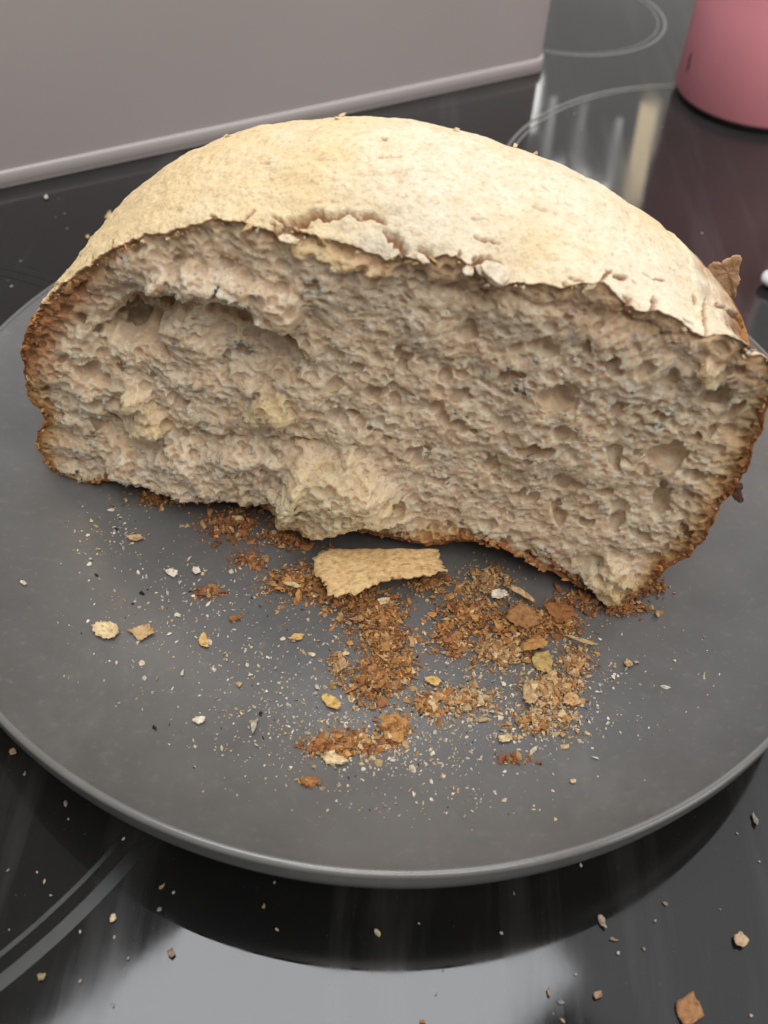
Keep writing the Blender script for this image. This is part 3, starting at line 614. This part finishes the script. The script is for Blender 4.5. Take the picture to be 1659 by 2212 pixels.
FLK = [
 (230, 1365, 62, 42, 15, CRM, 0.08, 'rounded cream bread flake, left one of the oval pair on the bare grey plate', 'pale bread flakes on the plate', .25),
 (313, 1371, 66, 30, 0, TAN, 0.22, 'jagged tan bread flake just right of the rounded cream flake', 'pale bread flakes on the plate', .2),
 (715, 1518, 54, 26, 38, GLD, 0.08, 'slanting golden oval flake at the lower left end of the main brown crumb heap', 'pale bread flakes on the plate', .2),
 (937, 1473, 42, 25, 8, GLD, 0.14, 'golden pointed flake right beside the main brown crumb heap', 'pale bread flakes on the plate', .2),
 (1172, 1434, 46, 58, -8, MUS, 0.12, 'mustard rectangular flake at the right side of the crumb field', 'pale bread flakes on the plate', .15),
 (720, 1641, 58, 38, 5, CRM, 0.25, 'jagged cream flake at the bottom of the crumb field', 'pale bread flakes on the plate', .15),
 (855, 1573, 60, 66, 10, ORG, 0.15, 'orange brown square flake below the main crumb heap', 'brown crust flakes on the plate', .15),
 (665, 1691, 48, 32, 0, BRN_, 0.28, 'spiky brown flake lying lowest on the plate', 'brown crust flakes on the plate', .3),
 (440, 1388, 22, 36, -5, GLD, 0.15, 'small upright yellow flake left of the crumb heap', 'pale bread flakes on the plate', .1),
 (430, 1559, 32, 16, -8, WHT, 0.15, 'white pebble-like crumb alone at lower left of the plate', 'white crumbs on the plate', .1),
 (293, 1167, 36, 18, 0, TAN, 0.2, 'brownish tan flake at upper left below the loaf', 'pale bread flakes on the plate', .2),
 (425, 1237, 26, 24, 20, WHT, 0.25, 'porous white crumb, right one of two above the brown smear', 'white crumbs on the plate', .2),
 (368, 1240, 30, 20, 10, WHT, 0.3, 'porous white and tan crumb, left one of two above the brown smear', 'white crumbs on the plate', .2),
 (641, 1381, 32, 18, -20, GLD, 0.25, 'curved golden flake left of the brown crumb heap', 'pale bread flakes on the plate', .3),
 (508, 1340, 36, 14, -5, BRN_, 0.25, 'reddish brown sliver in the middle of the left crumb field', 'brown crust flakes on the plate', .3),
 (1146, 1500, 42, 66, 25, TAN, 0.3, 'folded tan flake with holes below the mustard flake', 'pale bread flakes on the plate', .35),
 (1236, 1515, 40, 32, 0, (0.62, 0.40, 0.20), 0.2, 'orange tan flake at the right end of the crumb field', 'pale bread flakes on the plate', .2),
 (1356, 1437, 22, 18, 20, TAN, 0.25, 'lone tan crumb on bare plate right of the crumb field', 'pale bread flakes on the plate', .2),
 (1087, 1598, 38, 22, -15, CRM, 0.3, 'forked cream flake at the lower right of the crumb field', 'pale bread flakes on the plate', .2),
 (1074, 1297, 42, 20, 5, WHT, 0.12, 'pale flake lying against the long slanting sliver', 'pale bread flakes on the plate', .2),
 (1124, 1296, 92, 11, 25, (0.62, 0.44, 0.26), 0.2, 'long slanting tan sliver on the brown heap right of the crust piece', 'crust slivers on the plate', .05),
 (631, 1277, 42, 13, 18, CRM, 0.12, 'pale sliver on the brown crumbs left of the large crust piece', 'crust slivers on the plate', .1),
 (825, 1313, 36, 15, -12, CRM, 0.12, 'pale sliver on the brown crumbs under the large crust piece', 'crust slivers on the plate', .1),
 (1252, 1397, 86, 7, 18, TAN, 0.15, 'thin tan stick at the right tip of the brown crumbs', 'crust slivers on the plate', .02),
 (1212, 1338, 88, 52, 10, BRN_, 0.2, 'broad brown crust flake at the right end of the brown heap', 'brown crust flakes on the plate', .2),
 (740, 1447, 26, 42, -10, (0.50, 0.33, 0.17), 0.2, 'tan flake leaning on the left side of the brown heap', 'pale bread flakes on the plate', .2),
 (548, 1571, 15, 38, 18, (0.5, 0.46, 0.42), 0.2, 'greyish narrow flake right of the white pebble-like crumb', 'white crumbs on the plate', .1),
 (52, 1262, 17, 10, 10, WHT, 0.2, 'white crumb alone near the left rim of the plate', 'white crumbs on the plate', .1),
 (1420, 1331, 13, 20, 0, TAN, 0.25, 'small tan crumb beside the right bottom corner of the loaf', 'pale bread flakes on the plate', .1),
 (1120, 1345, 84, 54, -12, (0.40, 0.21, 0.09), 0.2, 'large brown crust flake in the middle of the right crumb heap', 'brown crust flakes on the plate', .25),
 (1235, 1690, 16, 9, 10, CRM, 0.2, 'tiny cream flake alone at the lower right of the plate', 'pale bread flakes on the plate', .1),
 (1150, 1405, 66, 34, -5, ORG, 0.2, 'orange brown flake just left of the mustard flake', 'brown crust flakes on the plate', .2),
 (445, 1283, 62, 24, -6, (0.24, 0.12, 0.07), 0.3, 'dark brown smear of crust left of the heap', 'brown crust flakes on the plate', .1),
]
pile_top = {}
for k, (x, y, w_, h_, an, tint, jag, lab, grp, curl) in enumerate(FLK):
    onheap = 'brown heap' in lab or 'brown crumbs' in lab or 'right crumb heap' in lab or 'slanting sliver' in lab or 'left of the mustard' in lab
    lift = (0.0030 if onheap else 0.0008); th = 0.00055 if w_*h_ > 600 else 0.00065
    lay('bread_flake', outline_px(x, y, w_, h_, an, 40, jag*1.2), onplate, th, tint, lab, 'bread flake', grp, curl=curl*0.45, nr=8, rough=0.55, lift=lift, seed=20+k, rise=(rng.normal(0, .08), rng.normal(0, .08)))

# crumbs on the hob, one by one
HC = [(1598, 2031, 32, 38, -15, (0.52, 0.38, 0.25), 'tan quarter-round crust flake on the hob at lower right'), (1488, 2186, 62, 78, -25, (0.36, 0.19, 0.09), 'big brown crust flake on the hob at the bottom right corner'), (1300, 1992, 16, 36, -20, (0.5, 0.44, 0.37), 'long pale flake on the hob below the plate rim at right'),
      (1290, 2151, 20, 24, 30, (0.40, 0.26, 0.18), 'brownish folded flake on the hob left of the big brown one'), (370, 2060, 18, 22, 0, (0.30, 0.22, 0.18), 'brown pointed flake on the pale reflection in the hob'), (245, 1984, 14, 24, 25, (0.60, 0.48, 0.34), 'tan peanut-shaped crumb on the hob at lower left'),
      (92, 2111, 28, 16, -35, (0.30, 0.25, 0.16), 'olive flake on the hob near the lower left edge'), (30, 1627, 20, 16, 30, (0.45, 0.30, 0.2), 'tan flake on the hob touching the left side of the plate'), (912, 2209, 15, 9, 0, (0.5, 0.26, 0.09), 'orange crumb at the bottom edge of the hob'),
      (815, 2018, 13, 22, -25, (0.55, 0.48, 0.36), 'pale oval crumb in the dark reflection under the plate'), (1629, 1773, 13, 32, -20, (0.30, 0.28, 0.26), 'grey sliver on the hob beside the plate at right'), (1185, 2145, 9, 26, -10, (0.33, 0.24, 0.19), 'thin brown sliver on the hob at the bottom'),
      (236, 470, 20, 14, -35, (0.62, 0.47, 0.26), 'tan crumb on the hob behind the left shoulder of the loaf'), (190, 515, 10, 8, 0, (0.7, 0.52, 0.22), 'yellow crumb on the hob left of the loaf'), (100, 429, 10, 9, 0, WHT, 'white crumb on the hob below the bread bin at left')]
for k, (x, y, w_, h_, an, tint, lab) in enumerate(HC):
    lay('hob_crumb', outline_px(x, y, w_, h_, an, 18, 0.16), onz, 0.0007, tint, lab, 'crumb', 'larger crumbs on the hob', curl=0.2, lift=0.0006, seed=80+k, rise=(rng.normal(0, .1), rng.normal(0, .1)))
HS = [(247, 2025), (110, 1935), (277, 2071), (350, 1916), (267, 1812), (142, 1736), (148, 1770), (598, 2009), (593, 1907), (570, 1958), (1082, 2016), (1437, 1953), (1592, 1801), (942, 2148), (957, 2096), (1325, 2030), (1335, 2060), (18, 1880), (80, 1885), (96, 1905), (20, 2009), (54, 1672), (173, 2013), (345, 1965), (375, 1929), (174, 2120), (244, 2172), (18, 607), (25, 620), (45, 565), (127, 430), (140, 462), (120, 470), (145, 495), (1240, 247), (1250, 246), (1257, 280), (1335, 280), (1430, 275), (1468, 200), (1160, 265), (1145, 268), (1640, 1862), (1555, 1965), (1415, 1990), (1390, 2050), (1243, 2106), (1210, 2165), (1622, 2195), (1215, 2205), (1195, 2190), (1565, 690), (1516, 505), (1430, 500), (870, 1905), (925, 1915), (905, 1995), (1110, 1930), (1255, 1870)]
sp_me = []
for k in range(6):
    a = np.linspace(0, 2*np.pi, 7, endpoint=False); r = 0.0011*(1+rng.normal(0, .25, 7)); P = np.stack([r*np.cos(a), r*0.7*np.sin(a), 0*a], -1)
    me = flake_mesh('hob_speck', P, 0.0008, [(0.5, 0.47, 0.42), (0.45, 0.38, 0.28), (0.36, 0.33, 0.29), (0.34, 0.26, 0.17), (0.55, 0.52, 0.47), (0.30, 0.28, 0.26)][k], 0.2, 0.0004, nr=2, seed=120+k); me.materials.append(M_FLAKE); sp_me.append(me)
for k, (x, y) in enumerate(HS):
    o = bpy.data.objects.new('hob_speck', sp_me[k % 6]); COL.objects.link(o); o.location = onz(x, y, 0.0001); o.rotation_euler = (0, 0, rng.uniform(0, 6.28)); s_ = rng.uniform(0.25, 0.55); o.scale = (s_*rng.uniform(.7, 1.4), s_, s_)
    reg = ('on the black hob left of the loaf, behind the plate' if y < 700 and x < 400 else 'on the hob between the loaf and the pink bottle' if y < 700 else
           'on the dark hob at the lower left, beside the plate' if x < 420 and y < 2050 else 'on the pale reflection at the bottom of the hob' if x < 1150 and y > 2050 else
           'in the dark reflection just under the plate rim' if x < 1150 else 'on the dark hob at the lower right')
    tag(o, 'tiny pale bread crumb '+reg, 'crumb', 'tiny crumbs '+reg)

# ------------------------------------------------------------------ loose crumbs as masses
def bits(name, centers, sizes, tints, mat, parent=None, flat=0.5):
    n = len(centers); base = np.array([(1, 0, 0), (.45, .8, .1), (-.5, .75, -.1), (-1, -.05, .1), (-.4, -.8, -.1), (.5, -.75, .1), (0.1, 0, 1), (0, .1, -1)])
    f = np.array([(0, 1, 6), (1, 2, 6), (2, 3, 6), (3, 4, 6), (4, 5, 6), (5, 0, 6), (1, 0, 7), (2, 1, 7), (3, 2, 7), (4, 3, 7), (5, 4, 7), (0, 5, 7)])
    B_ = base[None]*(1+rng.normal(0, .28, (n, 8, 1)))+rng.normal(0, .12, (n, 8, 3))
    B_[..., 1] *= rng.uniform(.35, 1.0, (n, 1)); B_[..., 2] *= flat*rng.uniform(.5, 1.3, (n, 1))
    q = rng.normal(0, 1, (n, 4)); q[:, 1:3] *= 0.35; q /= np.linalg.norm(q, axis=1)[:, None]; w_, x_, y_, z_ = q.T
    Rm = np.stack([1-2*(y_*y_+z_*z_), 2*(x_*y_-w_*z_), 2*(x_*z_+w_*y_), 2*(x_*y_+w_*z_), 1-2*(x_*x_+z_*z_), 2*(y_*z_-w_*x_), 2*(x_*z_-w_*y_), 2*(y_*z_+w_*x_), 1-2*(x_*x_+y_*y_)], -1).reshape(n, 3, 3)
    V = np.einsum('nij,nkj->nki', Rm, B_)*np.asarray(sizes)[:, None, None]+np.asarray(centers)[:, None]
    F = (f[None]+np.arange(n)[:, None, None]*8).reshape(-1, 3)
    T = np.repeat(np.asarray(tints)[:, None], 8, 1)
    return link(name, mesh(name, V, F, False, np.clip(T, .01, .95)), mat, parent)
BC = [ORG, BRN_, (0.42, 0.20, 0.075), (0.48, 0.30, 0.15), (0.24, 0.10, 0.045), TAN]
# cx, cy, rx, ry, count, pile height mm, palette weights
CL = [(640, 1262, 85, 42, 420, 2.5, 0), (740, 1290, 70, 40, 330, 3.0, 0), (805, 1325, 85, 60, 560, 3.5, 0), (830, 1400, 58, 75, 560, 3.5, 0), (808, 1478, 60, 48, 380, 3.0, 0), (870, 1440, 40, 50, 160, 2.5, 0),
      (1010, 1335, 85, 50, 420, 3.0, 0), (1120, 1350, 100, 48, 480, 3.0, 0), (1200, 1350, 70, 40, 260, 3.0, 0), (1080, 1410, 75, 40, 300, 2.2, 1), (980, 1390, 60, 40, 220, 2.2, 0), (1050, 1262, 75, 50, 260, 2.5, 1), (930, 1265, 60, 30, 160, 2.0, 0),
      (500, 1135, 80, 46, 300, 2.0, 2), (540, 1210, 46, 18, 110, 1.5, 2), (450, 1282, 40, 16, 80, 1.2, 2), (345, 1078, 80, 22, 200, 1.8, 2), (620, 1165, 90, 30, 200, 1.8, 2), (1340, 1312, 70, 22, 220, 2.2, 2), (1240, 1300, 60, 25, 120, 1.8, 2),
      (850, 1575, 45, 34, 150, 1.6, 0), (765, 1607, 80, 32, 260, 1.6, 0), (690, 1615, 45, 20, 100, 1.4, 2), (1185, 1490, 80, 55, 330, 1.4, 1), (1160, 1560, 90, 30, 200, 1.2, 1), (990, 1515, 95, 45, 300, 1.2, 1), (925, 1520, 40, 30, 120, 1.6, 0), (1240, 1430, 50, 50, 150, 1.4, 1), (1110, 1640, 40, 14, 50, 1.0, 2), (665, 1691, 18, 10, 30, 1.0, 0), (730, 1440, 24, 40, 70, 1.4, 1), (1410, 1270, 36, 24, 90, 1.6, 2)]
ce, sz, tn = [], [], []
for cx_, cy_, rx, ry, cnt, hmm, pal in CL:
    for _ in range(int(cnt*5.2)):
        a = rng.uniform(0, 6.28); q = abs(rng.normal(0, .52)); x_, y_ = cx_+rx*q*math.cos(a), cy_+ry*q*math.sin(a)
        if pn(x_/22, y_/16, 130) < -0.38: continue
        p = onplate(x_, y_); s_ = float(np.clip(rng.lognormal(-1.08, .52), .13, 1.5))*0.001
        if rng.random() < .025: s_ = rng.uniform(.8, 1.7)*0.001
        if p[2]-FL > 0.012: continue
        p = p+np.array([0, 0, s_*0.3+max(0, 1-q*0.9)*hmm*0.001*rng.random()]); ce.append(p); sz.append(s_)
        wts = ([.32, .22, .25, .10, .06, .05], [.2, .06, .12, .26, .02, .34], [.12, .34, .14, .12, .24, .04])[pal]
        t = np.array(BC[rng.choice(6, p=wts)])*rng.uniform(.75, 1.3)
        if rng.random() < (.05, .16, .04)[pal]: t = np.array(CRM)*rng.uniform(.8, 1.1)
        tn.append(t)
tag(bits('brown_crust_crumbs', ce, sz, tn, M_FLAKE, None, 0.42), 'heaps of loose brown crust crumbs spread over the plate before the loaf', 'crumbs', None, 'stuff')
ce, sz, tn = [], [], []
for cx_, cy_, rx, ry, cnt in [(760, 1450, 420, 200, 900), (420, 1300, 260, 150, 420), (1000, 1540, 260, 130, 800), (780, 1600, 200, 80, 330), (600, 1560, 200, 120, 260), (1250, 1480, 160, 130, 260), (240, 1150, 100, 60, 110), (900, 1720, 320, 60, 130), (1480, 1330, 120, 180, 90), (1180, 1560, 120, 50, 260), (850, 1640, 150, 36, 160)]:
    for _ in range(cnt):
        x_, y_ = cx_+rx*rng.normal(0, .5), cy_+ry*rng.normal(0, .5)
        if y_ < 1060+0.23*(x_-200)*(x_ > 200): continue
        p = onplate(x_, y_)
        if np.hypot(p[0], p[1]) > 0.124: continue
        s_ = float(np.clip(rng.lognormal(-1.22, .5), .10, 1.1))*0.001; ce.append(p+np.array([0, 0, s_*.3])); sz.append(s_)
        t = np.array([WHT, CRM, TAN, WHT, (0.62, 0.55, 0.44)][rng.integers(5)])*rng.uniform(.75, 1.1)
        if rng.random() < .04: t = np.array((.02, .02, .02))
        tn.append(t)
tag(bits('pale_crumb_dust', ce, sz, tn, M_FLAKE), 'scatter of tiny pale crumbs and flour specks over the grey plate', 'crumbs', None, 'stuff')

# shreds of torn crumb standing off the face, and bits on the crust rim
outer = np.where((e > 3) & (hh < samp(H, x, z)-0.15))[0]; pick = rng.choice(outer, 8000)
ce = CVW[pick]-NY*0.0001; sz = np.clip(rng.lognormal(-1.45, .4, len(pick)), .12, .7)*0.001; tn = c[pick]*rng.uniform(.95, 1.15, (len(pick), 1))
tag(bits('crumb_shreds', ce, sz, tn, M_CRUMB, bread, 0.45), None, None, None, 'stuff')
ce, sz, tn = [], [], []
for _ in range(700):
    j = rng.integers(0, NS)
    if topw[j] > 0.6 and rng.random() < .6: continue
    q = rng.normal(0, 1.0); ce.append(loaf(np.array(CPH[j]*(RF[j]-1.2+q*.5)), np.array(DE[j]+abs(q)*.6-.2), np.array(max(CZ+SPH[j]*(RF[j]-1.2+q*.5), 0.2)))); sz.append(float(np.clip(rng.lognormal(-.6, .45), .2, 1.5))*0.001)
    t = np.array(BC[rng.choice(6, p=[.24, .26, .24, .1, .1, .06])]) if topw[j] < .5 or CPH[j] < -.75 else np.array([CRM, TAN, WHT][rng.integers(3)])
    tn.append(t*rng.uniform(.8, 1.2))
for q, s_ in (((738, 253), 1.7), ((728, 258), 1.0), ((490, 296), 1.2), ((1112, 314), .8), ((1160, 330), .7), ((985, 283), .8)):
    k = fidx[np.argmin(np.hypot(*(fp-np.array(q)).T))]; ce.append(flat[k]+np.array([0, 0, .0004])); sz.append(s_*.001); tn.append(np.array(CRM))
tag(bits('crust_edge_bits', ce, sz, tn, M_FLAKE, bread, 0.6), None, None, None, 'stuff')

# loose slabs of floury crust on the torn edge, and the shard sticking up behind the right shoulder
def slab_on_face(name, px, dep, th, tint, ang, seed=0, label=None, rg=0.25):
    """irregular slab: its picture outline is met by a plane leaning ang degrees back from the cut face."""
    px = np.array(px, float); b2 = []
    for k in range(len(px)):
        a, b = px[k], px[(k+1) % len(px)]
        for t in np.linspace(0, 1, 5)[:-1]: b2.append(a*(1-t)+b*t+rng.normal(0, .8, 2))
    nrm = -NY*math.cos(R(ang))+np.array([0, 0, 1.0])*math.sin(R(ang))
    cx_, cy_ = px.mean(0); q = face(cx_, cy_, dep); C0 = OO+q[0]*EX*0.001+NY*dep*0.001+np.array([0, 0, q[1]*0.001])
    P = []
    for x_, y_ in b2:
        d = ray(x_, y_); P.append(CAM+d*(((C0-CAM)@nrm)/(d@nrm)))
    P = np.array(P); c_ = P.mean(0); n_ = len(P); rings, T = [], []
    for off, f in ((th/2, .02), (th/2, .4), (th/2, .75), (th/2, .95), (0, 1.0), (-th/2, .93), (-th/2, .5), (-th/2, .02)):
        q = c_+(P-c_)*f; u_, v_ = (q@EX)*1000, q[:, 2]*1000
        q = q+nrm*(off*0.001)+nrm*(rg*fbm(u_/2, v_/2, seed, 3)*0.001)[:, None]
        rings.append(q); T.append(np.tile(tint if off >= 0 else (0.42, 0.25, 0.12), (n_, 1))*(1+.12*fbm(u_/1.5, v_/1.5, seed+4, 3))[:, None])
    o = link(name, mesh(name, np.array(rings), gridfaces(len(rings), n_), True, np.clip(np.array(T), .01, .95)), M_FLAKE, bread)
    if label: o['label'] = label
    return o
slab_on_face('crust_chip', [(600, 514), (612, 507), (632, 510), (648, 520), (640, 530), (622, 527), (606, 522)], -1.8, 1.5, (0.80, 0.68, 0.50), 50, 201)
slab_on_face('crust_chip', [(999, 580), (1010, 573), (1024, 580), (1022, 594), (1008, 598), (999, 590)], -0.8, 1.2, (0.82, 0.73, 0.58), 45, 205)
slab_on_face('crust_chip', [(1036, 574), (1050, 562), (1083, 572), (1101, 590), (1099, 608), (1082, 619), (1064, 606), (1047, 591)], -0.8, 1.0, (0.83, 0.75, 0.60), 55, 209)
slab_on_face('crust_chip', [(902, 546), (920, 556), (931, 570), (914, 570), (900, 560)], -0.4, 0.9, (0.82, 0.72, 0.55), 55, 213)
slab_on_face('crust_shard', [(1522, 585), (1530, 574), (1545, 564), (1556, 568), (1562, 562), (1578, 556), (1590, 550), (1600, 552), (1603, 562), (1597, 575), (1596, 592), (1600, 604), (1592, 618), (1590, 642), (1560, 655), (1540, 640)], 52, 1.6, (0.46, 0.30, 0.18), 10, 221, 'brown torn shard of crust sticking up behind the right shoulder', 0.5)
slab_on_face('burnt_bit', [(1578, 1062), (1590, 1045), (1604, 1046), (1600, 1060), (1606, 1078), (1596, 1080), (1585, 1074)], 1.0, 3.0, (0.10, 0.05, 0.04), 20, 225, 'dark burnt scrap on the right lower edge', 0.6)
